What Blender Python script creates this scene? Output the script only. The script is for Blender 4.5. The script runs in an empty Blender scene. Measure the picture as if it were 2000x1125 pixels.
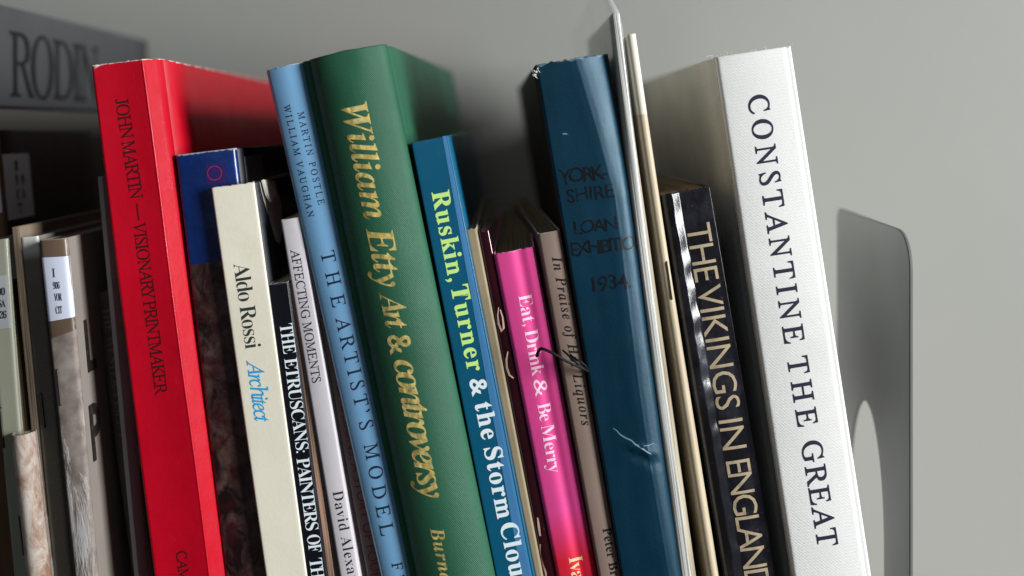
import bpy, bmesh, math, random
from mathutils import Vector, Matrix, noise
random.seed(7)
scn = bpy.context.scene
COL = scn.collection

# ------------------------------------------------------------------ camera, world, lamps, exposure
S = 6200.0            # pixels of the 2000-px photograph per metre on the plane of the spines (Y = 0)
HX, HY = 980.0, 250.0 # point straight ahead of the camera
DIST = 0.33
def P(px, py, Y=0.0):
    k = (DIST + Y) / DIST
    return Vector(((px - HX) / S * k, Y, (HY - py) / S * k))
SHELF = -0.2823

cam = bpy.data.cameras.new('camera')
cam_o = bpy.data.objects.new('camera', cam); COL.objects.link(cam_o)
cam_o.location = (0, -DIST, 0); cam_o.rotation_euler = (math.radians(90), 0, 0)
cam.sensor_width = 36; cam.lens = 36 * DIST / (2000 / S)
cam.shift_x = (1000 - HX) / 2000; cam.shift_y = -(562.5 - HY) / 2000
cam.clip_start = 0.01; cam.clip_end = 50
cam.dof.use_dof = True; cam.dof.focus_distance = DIST + 0.002; cam.dof.aperture_fstop = 4.1
cam.dof.aperture_blades = 7
scn.camera = cam_o

w = bpy.data.worlds.new('World'); scn.world = w; w.use_nodes = True
bg = w.node_tree.nodes['Background']
bg.inputs[0].default_value = (0.80, 0.90, 1.0, 1); bg.inputs[1].default_value = 0.036

def area(name, loc, target, sx, sy, power, col):
    l = bpy.data.lights.new(name, 'AREA'); l.shape = 'RECTANGLE'; l.size = sx; l.size_y = sy
    l.energy = power; l.color = col
    o = bpy.data.objects.new(name, l); COL.objects.link(o); o.location = loc
    o.rotation_euler = (Vector(target) - Vector(loc)).to_track_quat('-Z', 'Y').to_euler()
    return o
area('window_light', (1.30, -0.74, 0.25), (0, 0.0, -0.03), 0.42, 0.76, 43, (0.975, 0.99, 1.0))
area('fill_light', (-0.35, -1.9, 0.75), (0, 0, -0.05), 0.9, 1.1, 3.0, (0.88, 0.93, 1.0))  # added fill lamp lifting the dark gaps from the front, not a real window

scn.view_settings.view_transform = 'Standard'
try: scn.view_settings.look = 'None'
except Exception: pass
scn.view_settings.exposure = 0.0; scn.view_settings.gamma = 1.0
scn.render.engine = 'CYCLES'
scn.cycles.use_denoising = True
scn.cycles.max_bounces = 8

# ------------------------------------------------------------------ materials
def lin(c):
    return tuple(((v / 255) / 12.92 if v / 255 <= 0.04045 else ((v / 255 + 0.055) / 1.055) ** 2.4) for v in c)
def C4(c): 
    r = lin(c) if max(c) > 1.0 else c
    return (r[0], r[1], r[2], 1)

HOOKS = {}   # material name -> [(socket, offset)] filled with the height of the book that wears it
class N:
    def __init__(s, name):
        s.m = bpy.data.materials.new(name); s.m.use_nodes = True
        s.t = s.m.node_tree; s.b = s.t.nodes['Principled BSDF']
        s.tc = s.t.nodes.new('ShaderNodeTexCoord'); s.obj = s.tc.outputs['Object']
    def link(s, a, b): s.t.links.new(a, b)
    def n(s, kind, **kw):
        x = s.t.nodes.new(kind)
        for k, v in kw.items(): setattr(x, k, v)
        return x
    def math(s, op, a, b=None, clamp=False):
        x = s.n('ShaderNodeMath', operation=op); x.use_clamp = clamp
        for i, v in enumerate((a, b)):
            if v is None: continue
            if isinstance(v, (int, float)): x.inputs[i].default_value = v
            else: s.link(v, x.inputs[i])
        return x.outputs[0]
    def noise(s, scale, detail=3, rough=0.55, vec=None, stretch=None, dist=0):
        x = s.n('ShaderNodeTexNoise'); x.inputs['Scale'].default_value = scale
        x.inputs['Detail'].default_value = detail; x.inputs['Roughness'].default_value = rough
        x.inputs['Distortion'].default_value = dist
        v = vec or s.obj
        if stretch:
            mp = s.n('ShaderNodeMapping'); mp.inputs['Scale'].default_value = stretch
            s.link(v, mp.inputs['Vector']); v = mp.outputs[0]
        s.link(v, x.inputs['Vector']); return x.outputs[0]
    def ramp(s, f, a, b):
        x = s.n('ShaderNodeMapRange'); x.inputs['From Min'].default_value = a; x.inputs['From Max'].default_value = b
        s.link(f, x.inputs['Value']); return x.outputs[0]
    def mix(s, f, a, b, mode='MIX'):
        x = s.n('ShaderNodeMix', data_type='RGBA', blend_type=mode)
        if isinstance(f, (int, float)): x.inputs[0].default_value = f
        else: s.link(f, x.inputs[0])
        for i, v in ((6, a), (7, b)):
            if isinstance(v, tuple): x.inputs[i].default_value = C4(v)
            else: s.link(v, x.inputs[i])
        return x.outputs[2]
    def xyz(s):
        x = s.n('ShaderNodeSeparateXYZ'); s.link(s.obj, x.inputs[0]); return x.outputs
    def bump(s, h, strength=0.3, dist=0.0002, prev=None):
        x = s.n('ShaderNodeBump'); x.inputs['Strength'].default_value = strength
        x.inputs['Distance'].default_value = dist; s.link(h, x.inputs['Height'])
        if prev is not None: s.link(prev, x.inputs['Normal'])
        return x.outputs[0]
    def color(s, c):
        if isinstance(c, tuple): s.b.inputs['Base Color'].default_value = C4(c)
        else: s.link(c, s.b.inputs['Base Color'])
    def set(s, rough=None, spec=None, metal=None, coat=None, coat_rough=None, sheen=None, normal=None, alpha=None):
        I = s.b.inputs
        for k, v in (('Roughness', rough), ('Specular IOR Level', spec), ('Metallic', metal), ('Coat Weight', coat),
                     ('Coat Roughness', coat_rough), ('Sheen Weight', sheen), ('Alpha', alpha)):
            if v is None: continue
            if isinstance(v, (int, float)): I[k].default_value = v
            else: s.link(v, I[k])
        if normal is not None: s.link(normal, I['Normal'])

def sheet_mat(name, col, rough=0.45, spec=0.4, coat=0.0, var=0.12, stain=None, stain_amt=0.35, H=None, wear=0.0,
              wear_col=(205, 200, 190), weave=None, scuff=0.3, wave_bump=0.15, grain=0.25):
    """paper, laminated card or cloth. H = height of the book for edge wear; weave = (kind, period m, strength)"""
    k = N(name)
    n1 = k.noise(35, 4); n2 = k.noise(900, 3, 0.7)
    dark = tuple(c * (1 - var) for c in (lin(col) if max(col) > 1 else col))
    lite = tuple(min(1, c * (1 + var * 0.6)) for c in (lin(col) if max(col) > 1 else col))
    c = k.mix(k.ramp(n1, 0.35, 0.65), dark, lite)
    if stain:
        st = k.ramp(k.noise(18, 5, 0.65, dist=0.6), 0.5, 0.72)
        c = k.mix(k.math('MULTIPLY', st, stain_amt), c, stain)
    x, y, z = k.xyz()
    # fine scuffs running with the spine
    sc = k.ramp(k.noise(260, 5, 0.75, stretch=(2.2, 2.2, 0.35)), 0.66, 0.78)
    if scuff: c = k.mix(k.math('MULTIPLY', sc, scuff * 0.5), c, (200, 200, 198))
    if H and wear:
        d = k.math('SUBTRACT', H, z)                       # metres from the head
        HOOKS.setdefault(k.m.name, []).append((d.node.inputs[0], 0.0))
        nn = k.ramp(k.noise(230, 5, 0.7), 0.36, 0.85)
        thr = k.math('MULTIPLY', nn, wear)
        m = k.math('SUBTRACT', thr, d); m = k.math('MULTIPLY', m, 4000, clamp=True)
        c = k.mix(m, c, wear_col)
    k.color(c)
    nrm = k.bump(k.noise(55, 4), wave_bump, 0.0006)
    if weave:
        kind, per, st = weave
        f = 2 * math.pi / per
        jit = k.math('MULTIPLY', k.noise(300, 2), 2.6)
        if kind == 'diag':
            x = k.math('ADD', x, y)
            a = k.math('SINE', k.math('ADD', k.math('MULTIPLY', k.math('ADD', k.math('MULTIPLY', z, 0.75), x), f), jit))
            b = k.math('SINE', k.math('MULTIPLY', k.math('SUBTRACT', z, k.math('MULTIPLY', x, 0.6)), f * 1.15))
            h = k.math('MULTIPLY', k.math('ADD', a, k.math('MULTIPLY', b, 0.55)), 0.45)
        else:
            a = k.math('SINE', k.math('ADD', k.math('MULTIPLY', x, f), jit)); b = k.math('SINE', k.math('ADD', k.math('MULTIPLY', z, f), jit))
            b2 = k.math('SINE', k.math('ADD', k.math('MULTIPLY', y, f), jit))
            h = k.math('MULTIPLY', k.math('MULTIPLY', k.math('ADD', a, b2), b), 0.6)
        h = k.math('ADD', h, k.math('MULTIPLY', n2, 2.6))
        nrm = k.bump(h, st, per * 0.22, nrm)
    else:
        nrm = k.bump(n2, grain, 0.00008, nrm)
    r = k.math('ADD', k.math('MULTIPLY', k.noise(120, 4, 0.65), 0.25), rough - 0.12, clamp=True)
    k.set(rough=r, spec=spec, coat=coat, coat_rough=0.12, normal=nrm)
    return k.m

def page_mat(name, col, dark, per=0.00022, axis='x'):
    k = N(name); x, y, z = k.xyz()
    v = x if axis == 'x' else y
    a = k.noise(1.0 / per * 0.35, 3, 0.7, stretch=((1, 0.004, 0.01) if axis == 'x' else (0.01, 1, 0.004)))
    c = k.mix(k.ramp(a, 0.36, 0.62), dark, col)
    c = k.mix(k.math('MULTIPLY', k.ramp(k.noise(40, 4), 0.45, 0.7), 0.25), c, dark)
    k.color(c); k.set(rough=0.85, spec=0.2, normal=k.bump(a, 0.5, 0.0001)); return k.m

def ink_mat(name, col, rough=0.5, spec=0.3, worn=0.0, under=None):
    k = N(name)
    c = tuple(lin(col)) if max(col) > 1 else col
    f = k.ramp(k.noise(1200, 3, 0.7), 0.35, 0.7)
    cc = k.mix(k.math('MULTIPLY', f, 0.3), c, tuple(min(1, v * 1.6 + 0.01) for v in c))
    if worn: cc = k.mix(k.math('MULTIPLY', k.ramp(k.noise(300, 4, 0.7), 0.52, 0.62), worn), cc, under)
    k.color(cc); k.set(rough=rough, spec=spec, normal=k.bump(k.noise(900, 2), 0.15, 0.00005)); return k.m

# ------------------------------------------------------------------ object helpers
def link(o, parent=None):
    COL.objects.link(o)
    if parent is not None: o.parent = parent
    return o
def tag(o, label=None, cat=None, group=None, kind=None):
    if label: o['label'] = label
    if cat: o['category'] = cat
    if group: o['group'] = group
    if kind: o['kind'] = kind
    return o
def mesh_obj(name, verts, faces, mat, parent=None, smooth=True):
    me = bpy.data.meshes.new(name); me.from_pydata([tuple(v) for v in verts], [], faces); me.update()
    if smooth: me.polygons.foreach_set('use_smooth', [True] * len(me.polygons))
    if mat: me.materials.append(mat)
    return link(bpy.data.objects.new(name, me), parent)
def box(name, lo, hi, mat, parent=None, bev=0.0):
    bm = bmesh.new(); bmesh.ops.create_cube(bm, size=1)
    for v in bm.verts:
        v.co = Vector([lo[i] + (v.co[i] + 0.5) * (hi[i] - lo[i]) for i in range(3)])
    if bev: bmesh.ops.bevel(bm, geom=bm.edges[:], offset=bev, segments=2, affect='EDGES')
    me = bpy.data.meshes.new(name); bm.to_mesh(me); bm.free()
    if mat: me.materials.append(mat)
    return link(bpy.data.objects.new(name, me), parent)
def tube(name, pts, r, mat, parent=None, sides=8):
    """round strand through pts, radius r or a list"""
    pts = [Vector(p) for p in pts]
    sm = []
    for i in range(len(pts) - 1):
        p0 = pts[max(i - 1, 0)]; p1 = pts[i]; p2 = pts[i + 1]; p3 = pts[min(i + 2, len(pts) - 1)]
        for j in range(6):
            t = j / 6
            sm.append(0.5 * ((2 * p1) + (p2 - p0) * t + (2 * p0 - 5 * p1 + 4 * p2 - p3) * t * t + (3 * p1 - p0 - 3 * p2 + p3) * t ** 3))
    sm.append(pts[-1])
    vs, fs = [], []
    for i, p in enumerate(sm):
        d = (sm[min(i + 1, len(sm) - 1)] - sm[max(i - 1, 0)]).normalized()
        a = d.cross(Vector((0.13, 1, 0.21))).normalized(); b = d.cross(a)
        rr = r if isinstance(r, float) else r[0] + (r[1] - r[0]) * i / (len(sm) - 1)
        for k in range(sides):
            t = 2 * math.pi * k / sides
            vs.append(p + a * math.cos(t) * rr + b * math.sin(t) * rr)
    for i in range(len(sm) - 1):
        for k in range(sides):
            fs.append((i * sides + k, i * sides + (k + 1) % sides, (i + 1) * sides + (k + 1) % sides, (i + 1) * sides + k))
    fs.append(tuple(range(sides))); fs.append(tuple((len(sm) - 1) * sides + k for k in range(sides))[::-1])
    return mesh_obj(name, vs, fs, mat, parent)

# ------------------------------------------------------------------ lettering
def mp(s, U, L, D=None):
    o = ''
    for ch in s:
        if 'A' <= ch <= 'Z': o += chr(U + ord(ch) - 65)
        elif 'a' <= ch <= 'z': o += '\u210e' if (L == 0x1D44E and ch == 'h') else chr(L + ord(ch) - 97)
        elif D and '0' <= ch <= '9': o += chr(D + ord(ch) - 48)
        else: o += ch
    return o
FACES = {'sans': (None, 0.0), 'bold': ((0x1D400, 0x1D41A, 0x1D7CE), 0.0), 'roman': ((0x1D434, 0x1D44E, None), 0.277),
         'italic': ((0x1D434, 0x1D44E, None), 0.0), 'bolditalic': ((0x1D468, 0x1D482, None), 0.0)}
def glyph_mesh(text, face, offset, space):
    m, sh = FACES[face]
    c = bpy.data.curves.new('t', 'FONT'); c.body = mp(text, *m) if m else text
    c.offset = offset; c.space_character = space; c.resolution_u = 3
    o = bpy.data.objects.new('t', c); COL.objects.link(o)
    me = bpy.data.meshes.new_from_object(o, depsgraph=None) if False else None
    dg = bpy.context.evaluated_depsgraph_get(); dg.update()
    me = bpy.data.meshes.new_from_object(o.evaluated_get(dg))
    bpy.data.objects.remove(o); bpy.data.curves.remove(c)
    if sh:
        for v in me.vertices: v.co.x -= sh * v.co.y
    return me
_cap = {}
def text_mesh(text, face, L, cap, offset=0.0, smin=0.8, smax=3.0):
    """mesh of text: runs 0..L along +x, caps 0..cap along +y"""
    if face not in _cap:
        h = glyph_mesh('H', face, 0, 1); _cap[face] = max(v.co.y for v in h.vertices); bpy.data.meshes.remove(h)
    sy = cap / _cap[face]
    def width(s):
        me = glyph_mesh(text, face, offset, s); xs = [v.co.x for v in me.vertices]; r = (min(xs), max(xs)); return me, r
    m1, r1 = width(1.0); m2, r2 = width(1.5)
    w1 = r1[1] - r1[0]; w2 = r2[1] - r2[0]
    s = 1.0
    if w2 > w1 and len(text) > 1: s = max(smin, min(smax, 1 + (L / sy - w1) / (w2 - w1) * 0.5))
    m3, r3 = width(s)
    bpy.data.meshes.remove(m1); bpy.data.meshes.remove(m2)
    sx = L / (r3[1] - r3[0])
    bm = bmesh.new(); bm.from_mesh(m3); bpy.data.meshes.remove(m3)
    for v in bm.verts: v.co.x = (v.co.x - r3[0]) * sx; v.co.y *= sy; v.co.z = 0
    return bm

# ------------------------------------------------------------------ a book
class Book:
    def __init__(s, name, TL, TR, BL, BR, label, D=0.2, Y=0.0, yaw=0.0, r=(0.001, 0.001), bulge=0.0, prof=None, bow=0.0,
                 t=0.0005, cover=None, spine=None, pages=None, groove=None, hard=False, cat='book', lift=0.0, taper=True,
                 page_top=None, cover_r=None, cover_l=None, group=None, nu=20, nv=44, ragged=0.0, spine_name='spine'):
        k = (DIST + Y) / DIST
        tl, tr, bl, br = P(*TL, Y), P(*TR, Y), P(*BL, Y), P(*BR, Y)
        ez = (tl - bl).normalized(); ex = Vector((ez.z, 0, -ez.x)); ey = Vector((0, 1, 0))
        s.w0 = (tr - tl).dot(ex); wl = (br - bl).dot(ex); vl = (tl - bl).length
        # length down to the shelf: lowest corner touches
        zs = SHELF + lift
        low = 0.0 if ex.z > 0 else ex.z * s.w0
        s.H = (tl.z + low - zs) / ez.z
        s.slope = (wl - s.w0) / vl if taper else 0.0
        s.w1 = s.w0 + s.slope * s.H
        s.r, s.bulge, s.prof_f, s.bow, s.D, s.t, s.k = r, bulge, prof, bow * k / S, D, t, k
        s.tl, s.ex, s.ez, s.Y = tl, ex, ez, Y
        base = tl - ez * s.H
        root = bpy.data.objects.new(name, None); COL.objects.link(root); root.empty_display_size = 0.02
        R = Matrix((ex, ey, ez)).transposed().to_4x4()
        root.matrix_world = Matrix.Translation(base) @ R @ Matrix.Rotation(math.radians(yaw), 4, 'Z')
        s.root = root; tag(root, label, cat, group)
        s.spine_mat = spine
        H = s.H
        for mm in (spine, cover, cover_l, cover_r):
            for sock, off in HOOKS.get(mm.name if mm else '', []): sock.default_value = H + off
        rows = [H, H - 0.0005] + [H * (1 - j / nv) for j in range(1, nv + 1)]; nv += 1
        rag = (lambda u, j: (noise.noise(Vector((u * 900, 3.1, len(label)))) * ragged if j == 0 else 0))
        # spine
        us = []
        for i in range(nu + 1):
            us.append(i / nu)
        ra, rb = r
        def sec(v):
            w = s.width(v); pts = []
            na = 5
            for i in range(na): a = math.pi / 2 * i / na; pts.append((ra * (1 - math.cos(a)), ra * (1 - math.sin(a))))
            for i in range(nu + 1): pts.append((ra + (w - ra - rb) * i / nu, 0.0))
            for i in range(1, na + 1): a = math.pi / 2 * i / na; pts.append((w - rb + rb * math.sin(a), rb * (1 - math.cos(a))))
            out = []
            for (x, y) in pts:
                u = x / w
                out.append((x + s.bowx(v), y + s.surf(u, v, raw=True)))
            return out
        verts, faces = [], []
        n = None
        for j, z in enumerate(rows):
            v = H - z; sc_ = sec(v); n = len(sc_)
            for (x, y) in sc_: verts.append((x, y, z + rag(x, j)))
        for j in range(nv):
            for i in range(n - 1):
                a = j * n + i; faces.append((a, a + n, a + n + 1, a + 1))
        o = mesh_obj(spine_name, verts, faces, spine, root); s.spine_o = o
        m = o.modifiers.new('thickness', 'SOLIDIFY'); m.thickness = t; m.offset = -1
        # covers
        s.covers = []
        for side in (0, 1):
            ys = [s.r[side] + 0.0]
            if groove:
                g0, g1, gd = groove
                prof_pts = [(ys[0], 0)] + [(g0 + (g1 - g0) * i / 8, gd * 0.5 * (1 - math.cos(2 * math.pi * i / 8))) for i in range(9)]
                prof_pts += [(g1 + (D - g1) * i / 6, 0) for i in range(1, 7)]
            else:
                prof_pts = [(ys[0] + (D - ys[0]) * i / 8, 0) for i in range(9)]
            verts, faces = [], []; n = len(prof_pts)
            for j, z in enumerate(rows):
                v = H - z; w_ = s.width(v); b = s.bowx(v)
                for (y, g) in prof_pts:
                    warp = 0.0
                    x = (g if side == 0 else w_ - g) + b + warp
                    verts.append((x, y + s.surf(float(side), v, raw=True), z))
            for j in range(nv):
                for i in range(n - 1):
                    a = j * n + i
                    faces.append((a, a + 1, a + n + 1, a + n) if side == 0 else (a, a + n, a + n + 1, a + 1))
            o = mesh_obj('cover', verts, faces, (cover_l if side == 0 else cover_r) or cover or spine, root)
            m = o.modifiers.new('thickness', 'SOLIDIFY'); m.thickness = t; m.offset = -1
            s.covers.append(o)
        # page block
        if pages:
            ins = 0.003 if hard else 0.0003
            yf = max(r) + t + 0.0005 + max(0.0, s.surf(0.0, 0.1, raw=True), s.surf(1.0, 0.1, raw=True))
            vs = []
            for (z, v) in ((ins, H), (H - ins, 0)):
                w_ = s.width(v); b = s.bowx(v)
                for (x, y) in ((t + 0.0003 + b, yf), (w_ - t - 0.0003 + b, yf), (w_ - t - 0.0003 + b, D - ins), (t + 0.0003 + b, D - ins)):
                    vs.append((x, y, z))
            fs = [(0, 3, 2, 1), (4, 5, 6, 7), (0, 1, 5, 4), (1, 2, 6, 5), (2, 3, 7, 6), (3, 0, 4, 7)]
            mesh_obj('page_block', vs, fs, pages, root, smooth=False)
    def width(s, v): return s.w0 + s.slope * v
    def bowx(s, v):
        q = v / s.H; return s.bow * 4 * q * (1 - q)
    def surf(s, u, v, raw=False):
        """depth of the spine's face at u (0..1 across) and v (metres from the head)"""
        uu = min(max(u, 0), 1)
        y = -s.bulge * (1 - (2 * uu - 1) ** 2)
        if s.prof_f: y += s.prof_f(uu, v)
        if not raw:
            w_ = s.width(v); x = uu * w_; ra, rb = s.r
            if x < ra: y += ra - math.sqrt(max(0, ra * ra - (ra - x) ** 2))
            elif x > w_ - rb: y += rb - math.sqrt(max(0, rb * rb - (x - w_ + rb) ** 2))
        return y
    def uv(s, px, py):
        p = P(px, py, s.Y) - s.tl
        v = -p.dot(s.ez); return p.dot(s.ex) - s.bowx(v), v
    def wrap(s, bm, lift=0.00007):
        """bm holds (x across, y = metres below the head); lay it on the spine"""
        for i in range(1, 15):
            x = s.w0 * i / 15
            bmesh.ops.bisect_plane(bm, geom=bm.verts[:] + bm.edges[:] + bm.faces[:], plane_co=(x, 0, 0), plane_no=(1, 0, 0))
        ys = [v.co.y for v in bm.verts]; a, b = min(ys), max(ys); st = s.H / 44
        i = int(a / st)
        while i * st < b:
            bmesh.ops.bisect_plane(bm, geom=bm.verts[:] + bm.edges[:] + bm.faces[:], plane_co=(0, i * st, 0), plane_no=(0, 1, 0)); i += 1
        for q in bm.verts:
            x, v = q.co.x, q.co.y
            w_ = s.width(v); u = x / w_
            q.co = Vector((min(max(x, -0.0), w_) + s.bowx(v), s.surf(u, v) - lift, s.H - v))
    def write(s, text, face, p0, p1, cap, mat, offset=0.0, name='title_lettering', across=False, jit=0.0, lift=0.00007, **kw):
        """baseline from pixel p0 to p1; cap height in pixels. Runs down the spine unless across"""
        u0, v0 = s.uv(*p0); u1, v1 = s.uv(*p1)
        L = math.hypot(u1 - u0, v1 - v0)
        bm = text_mesh(text, face, L, cap * s.k / S, offset, **kw)
        d = Vector((u1 - u0, v1 - v0, 0)).normalized(); nrm = Vector((d.y, -d.x, 0))
        for q in bm.verts:
            x, y = q.co.x, q.co.y
            if jit:
                x += noise.noise(Vector((x * 300, y * 300, 5))) * jit; y += noise.noise(Vector((x * 260, y * 260, 9))) * jit
            p = Vector((u0, v0, 0)) + d * x + nrm * y; q.co = p
        if across:   # keep what fits on the spine
            bmesh.ops.bisect_plane(bm, geom=bm.verts[:] + bm.edges[:] + bm.faces[:], plane_co=(s.width(v0) * 0.985, 0, 0), plane_no=(1, 0, 0), clear_outer=True)
        s.wrap(bm, lift)
        for f in bm.faces:
            f.smooth = False
        bmesh.ops.recalc_face_normals(bm, faces=bm.faces[:])
        for f in bm.faces:
            f.normal_update()
            if f.normal.y > 0: f.normal_flip()
        me = bpy.data.meshes.new(name); bm.to_mesh(me); bm.free(); me.materials.append(mat)
        return link(bpy.data.objects.new(name, me), s.root)
    def patch(s, pts, mat, name='label', lift=0.00012, parent=None):
        bm = bmesh.new(); vs = []
        for p in pts:
            u, v = s.uv(*p); vs.append(bm.verts.new((u, v, 0)))
        bm.faces.new(vs); s.wrap(bm, lift)
        for f in bm.faces:
            f.normal_update()
            if f.normal.y > 0: f.normal_flip()
            f.smooth = True
        me = bpy.data.meshes.new(name); bm.to_mesh(me); bm.free(); me.materials.append(mat)
        return link(bpy.data.objects.new(name, me), parent or s.root)
    def side_poly(s, yz, mat, name, lift=0.0002, parent=None, x=None):
        """flat piece on the right cover: yz in metres, z from the head downwards"""
        vs = [((s.width(v) + s.bowx(v) + lift), y, s.H - v) for y, v in yz]
        return mesh_obj(name, vs, [tuple(range(len(vs)))], mat, parent or s.root, smooth=False)

def curl(b, pts, wpx, mat=None, name='curl_ornament'):
    bm = bmesh.new(); n = len(pts); L_, R_ = [], []
    for i in range(n):
        u, v = b.uv(*pts[i]); u0, v0 = b.uv(*pts[max(0, i - 1)]); u1, v1 = b.uv(*pts[min(n - 1, i + 1)])
        d = Vector((u1 - u0, v1 - v0, 0)).normalized(); q = Vector((d.y, -d.x, 0)) * wpx / S * 0.5 * (0.35 + math.sin(math.pi * (i + .4) / n))
        L_.append(bm.verts.new(Vector((u, v, 0)) + q)); R_.append(bm.verts.new(Vector((u, v, 0)) - q))
    for i in range(n - 1): bm.faces.new((L_[i], L_[i + 1], R_[i + 1], R_[i]))
    b.wrap(bm, 0.00007); me = bpy.data.meshes.new(name); bm.to_mesh(me); bm.free(); me.materials.append(mat or CR)
    return link(bpy.data.objects.new(name, me), b.root)


# ------------------------------------------------------------------ setting
k = N('wall_paint')
c = k.mix(k.ramp(k.noise(3.5, 4), 0.3, 0.7), (0.272, 0.274, 0.253), (0.290, 0.292, 0.270))
k.color(c); k.set(rough=0.8, spec=0.25, normal=k.bump(k.noise(320, 4, 0.6), 0.45, 0.0005, k.bump(k.noise(60, 3), 0.15, 0.001)))
WALL_Y = 0.228
wall = box('wall', (-2.6, WALL_Y, SHELF - 0.9), (2.6, WALL_Y + 0.08, 1.9), k.m); tag(wall, kind='structure')
k = N('shelf_wood')
c = k.mix(k.ramp(k.noise(14, 5, 0.6, stretch=(0.3, 5, 5)), 0.35, 0.65), (0.30, 0.25, 0.19), (0.42, 0.36, 0.28))
k.color(c); k.set(rough=0.45, normal=k.bump(k.noise(90, 4, stretch=(0.2, 5, 5)), 0.1, 0.0004))
shelf = box('shelf', (-1.5, -0.03, SHELF - 0.025), (1.5, WALL_Y - 0.002, SHELF), k.m, bev=0.001); tag(shelf, kind='structure')

# ------------------------------------------------------------------ bookend
k = N('grey_enamel')
c = k.mix(k.ramp(k.noise(25, 4), 0.35, 0.65), (0.135, 0.14, 0.133), (0.16, 0.165, 0.157))
c = k.mix(k.math('MULTIPLY', k.ramp(k.noise(500, 5, 0.8, stretch=(1, 1, 0.15)), 0.62, 0.7), 0.35), c, (0.24, 0.25, 0.25))
k.color(c); k.set(rough=0.5, spec=0.5, normal=k.bump(k.noise(1500, 3), 0.12, 0.0001))
ENAMEL = k.m
be = bpy.data.objects.new('bookend', None); COL.objects.link(be); be.location = (0.1285, 0.0, SHELF)
tag(be, 'grey metal bookend with rounded corners and arched cut-out standing past the white book', 'bookend')
def bookend_plate():
    top = -0.0305 - SHELF; y0, y1 = 0.0, 0.072; r0, r1 = 0.011, 0.004
    out = [(y0, 0.0)]
    for i in range(13): a = math.pi / 2 * i / 12; out.append((y0 + r0 * (1 - math.cos(a)), top - 0.0022 - r0 * 1.1 * (1 - math.sin(a))))
    for i in range(9): a = math.pi / 2 * i / 8; out.append((y1 - r1 * (1 - math.sin(a)), top - r1 * (1 - math.cos(a))))
    out.append((y1, 0.0))
    out.append((0.0585, 0.0))
    hz = -0.0965 - SHELF; cy, ry, rz = 0.0405, 0.018, 0.045
    for i in range(25): a = math.pi * i / 24; out.append((cy + ry * math.cos(a), hz - rz + rz * math.sin(a)))
    out.append((0.0225, 0.0))
    bm = bmesh.new(); vs = [bm.verts.new((0, y, z)) for y, z in out]; f = bm.faces.new(vs)
    r = bmesh.ops.extrude_face_region(bm, geom=[f])
    for v in [g for g in r['geom'] if isinstance(g, bmesh.types.BMVert)]: v.co.x += 0.0011
    bmesh.ops.recalc_face_normals(bm, faces=bm.faces[:])
    be_ = [e for e in bm.edges if len(e.link_faces) == 2 and e.calc_face_angle(0) > 1.0]
    bmesh.ops.bevel(bm, geom=be_, offset=0.00025, segments=2, affect='EDGES')
    bmesh.ops.triangulate(bm, faces=[f for f in bm.faces if len(f.verts) > 4])
    me = bpy.data.meshes.new('upright_plate'); bm.to_mesh(me); bm.free(); me.materials.append(ENAMEL)
    return link(bpy.data.objects.new('upright_plate', me), be)
bookend_plate()
box('base_plate', (-0.075, 0.0, 0.0), (-0.0002, 0.072, 0.0011), ENAMEL, be, bev=0.0002)
FL = 0.0013   # things standing on the bookend's foot

# ------------------------------------------------------------------ books, right to left
PAGES = page_mat('pages_cream', (225, 214, 190), (150, 136, 112))
PAGES_D = page_mat('pages_brown_shaded', (140, 118, 90), (70, 56, 40))  # brown pages, darkened further so the colour carries the shade on their tops

# white
cl = sheet_mat('white_book_cloth', (0.78, 0.78, 0.755), rough=0.75, spec=0.25, var=0.04, scuff=0, weave=('plain', 0.00105, 0.17), stain=(186, 182, 160), stain_amt=0.22)
clshade = sheet_mat('white_book_cloth_shaded', (0.52, 0.51, 0.475), rough=0.8, spec=0.2, var=0.1, scuff=0, weave=('plain', 0.00105, 0.3), stain=(170, 164, 146), stain_amt=0.3)  # same cloth, slightly grimier, with the left cover's shade put into a darker colour
def pw(u, v): return 0.00045 * math.exp(-((u - 0.93) / 0.018) ** 2) 
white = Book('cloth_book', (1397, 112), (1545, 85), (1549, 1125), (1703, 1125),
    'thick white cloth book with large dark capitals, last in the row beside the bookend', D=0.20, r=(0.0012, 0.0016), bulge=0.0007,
    prof=pw, t=0.0022, spine=cl, cover_l=clshade, pages=PAGES, hard=True, groove=(0.004, 0.015, 0.0022), yaw=-0.6, lift=FL, ragged=0.00015, nu=40)
INK = ink_mat('dark_title_ink', (30, 32, 52), rough=0.6)
white.write('CONSTANTINE', 'roman', (1459, 188), (1532, 672), 39, INK, 0.014)
white.write('THE', 'roman', (1536, 698), (1558, 834), 39, INK, 0.014)
white.write('GREAT', 'roman', (1563, 862), (1597, 1068), 39, INK, 0.014)
THREAD = ink_mat('pale_thread', (215, 215, 205), rough=0.8)
for i in range(9):
    a = random.random(); b0 = white.root.matrix_world
    x = 0.0005 + a * 0.023 if i > 3 else random.uniform(-0.001, 0.003)
    p = Vector((x, random.uniform(0, 0.002), white.H - 0.0004)); q = p + Vector((random.uniform(-.002, .002), -0.0004, random.uniform(0.0004, 0.002)))
    tube('loose_thread', [p, (p + q) / 2 + Vector((0.0006, -0.0003, 0.0005)), q], 0.00006, THREAD, white.root, 5)

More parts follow.
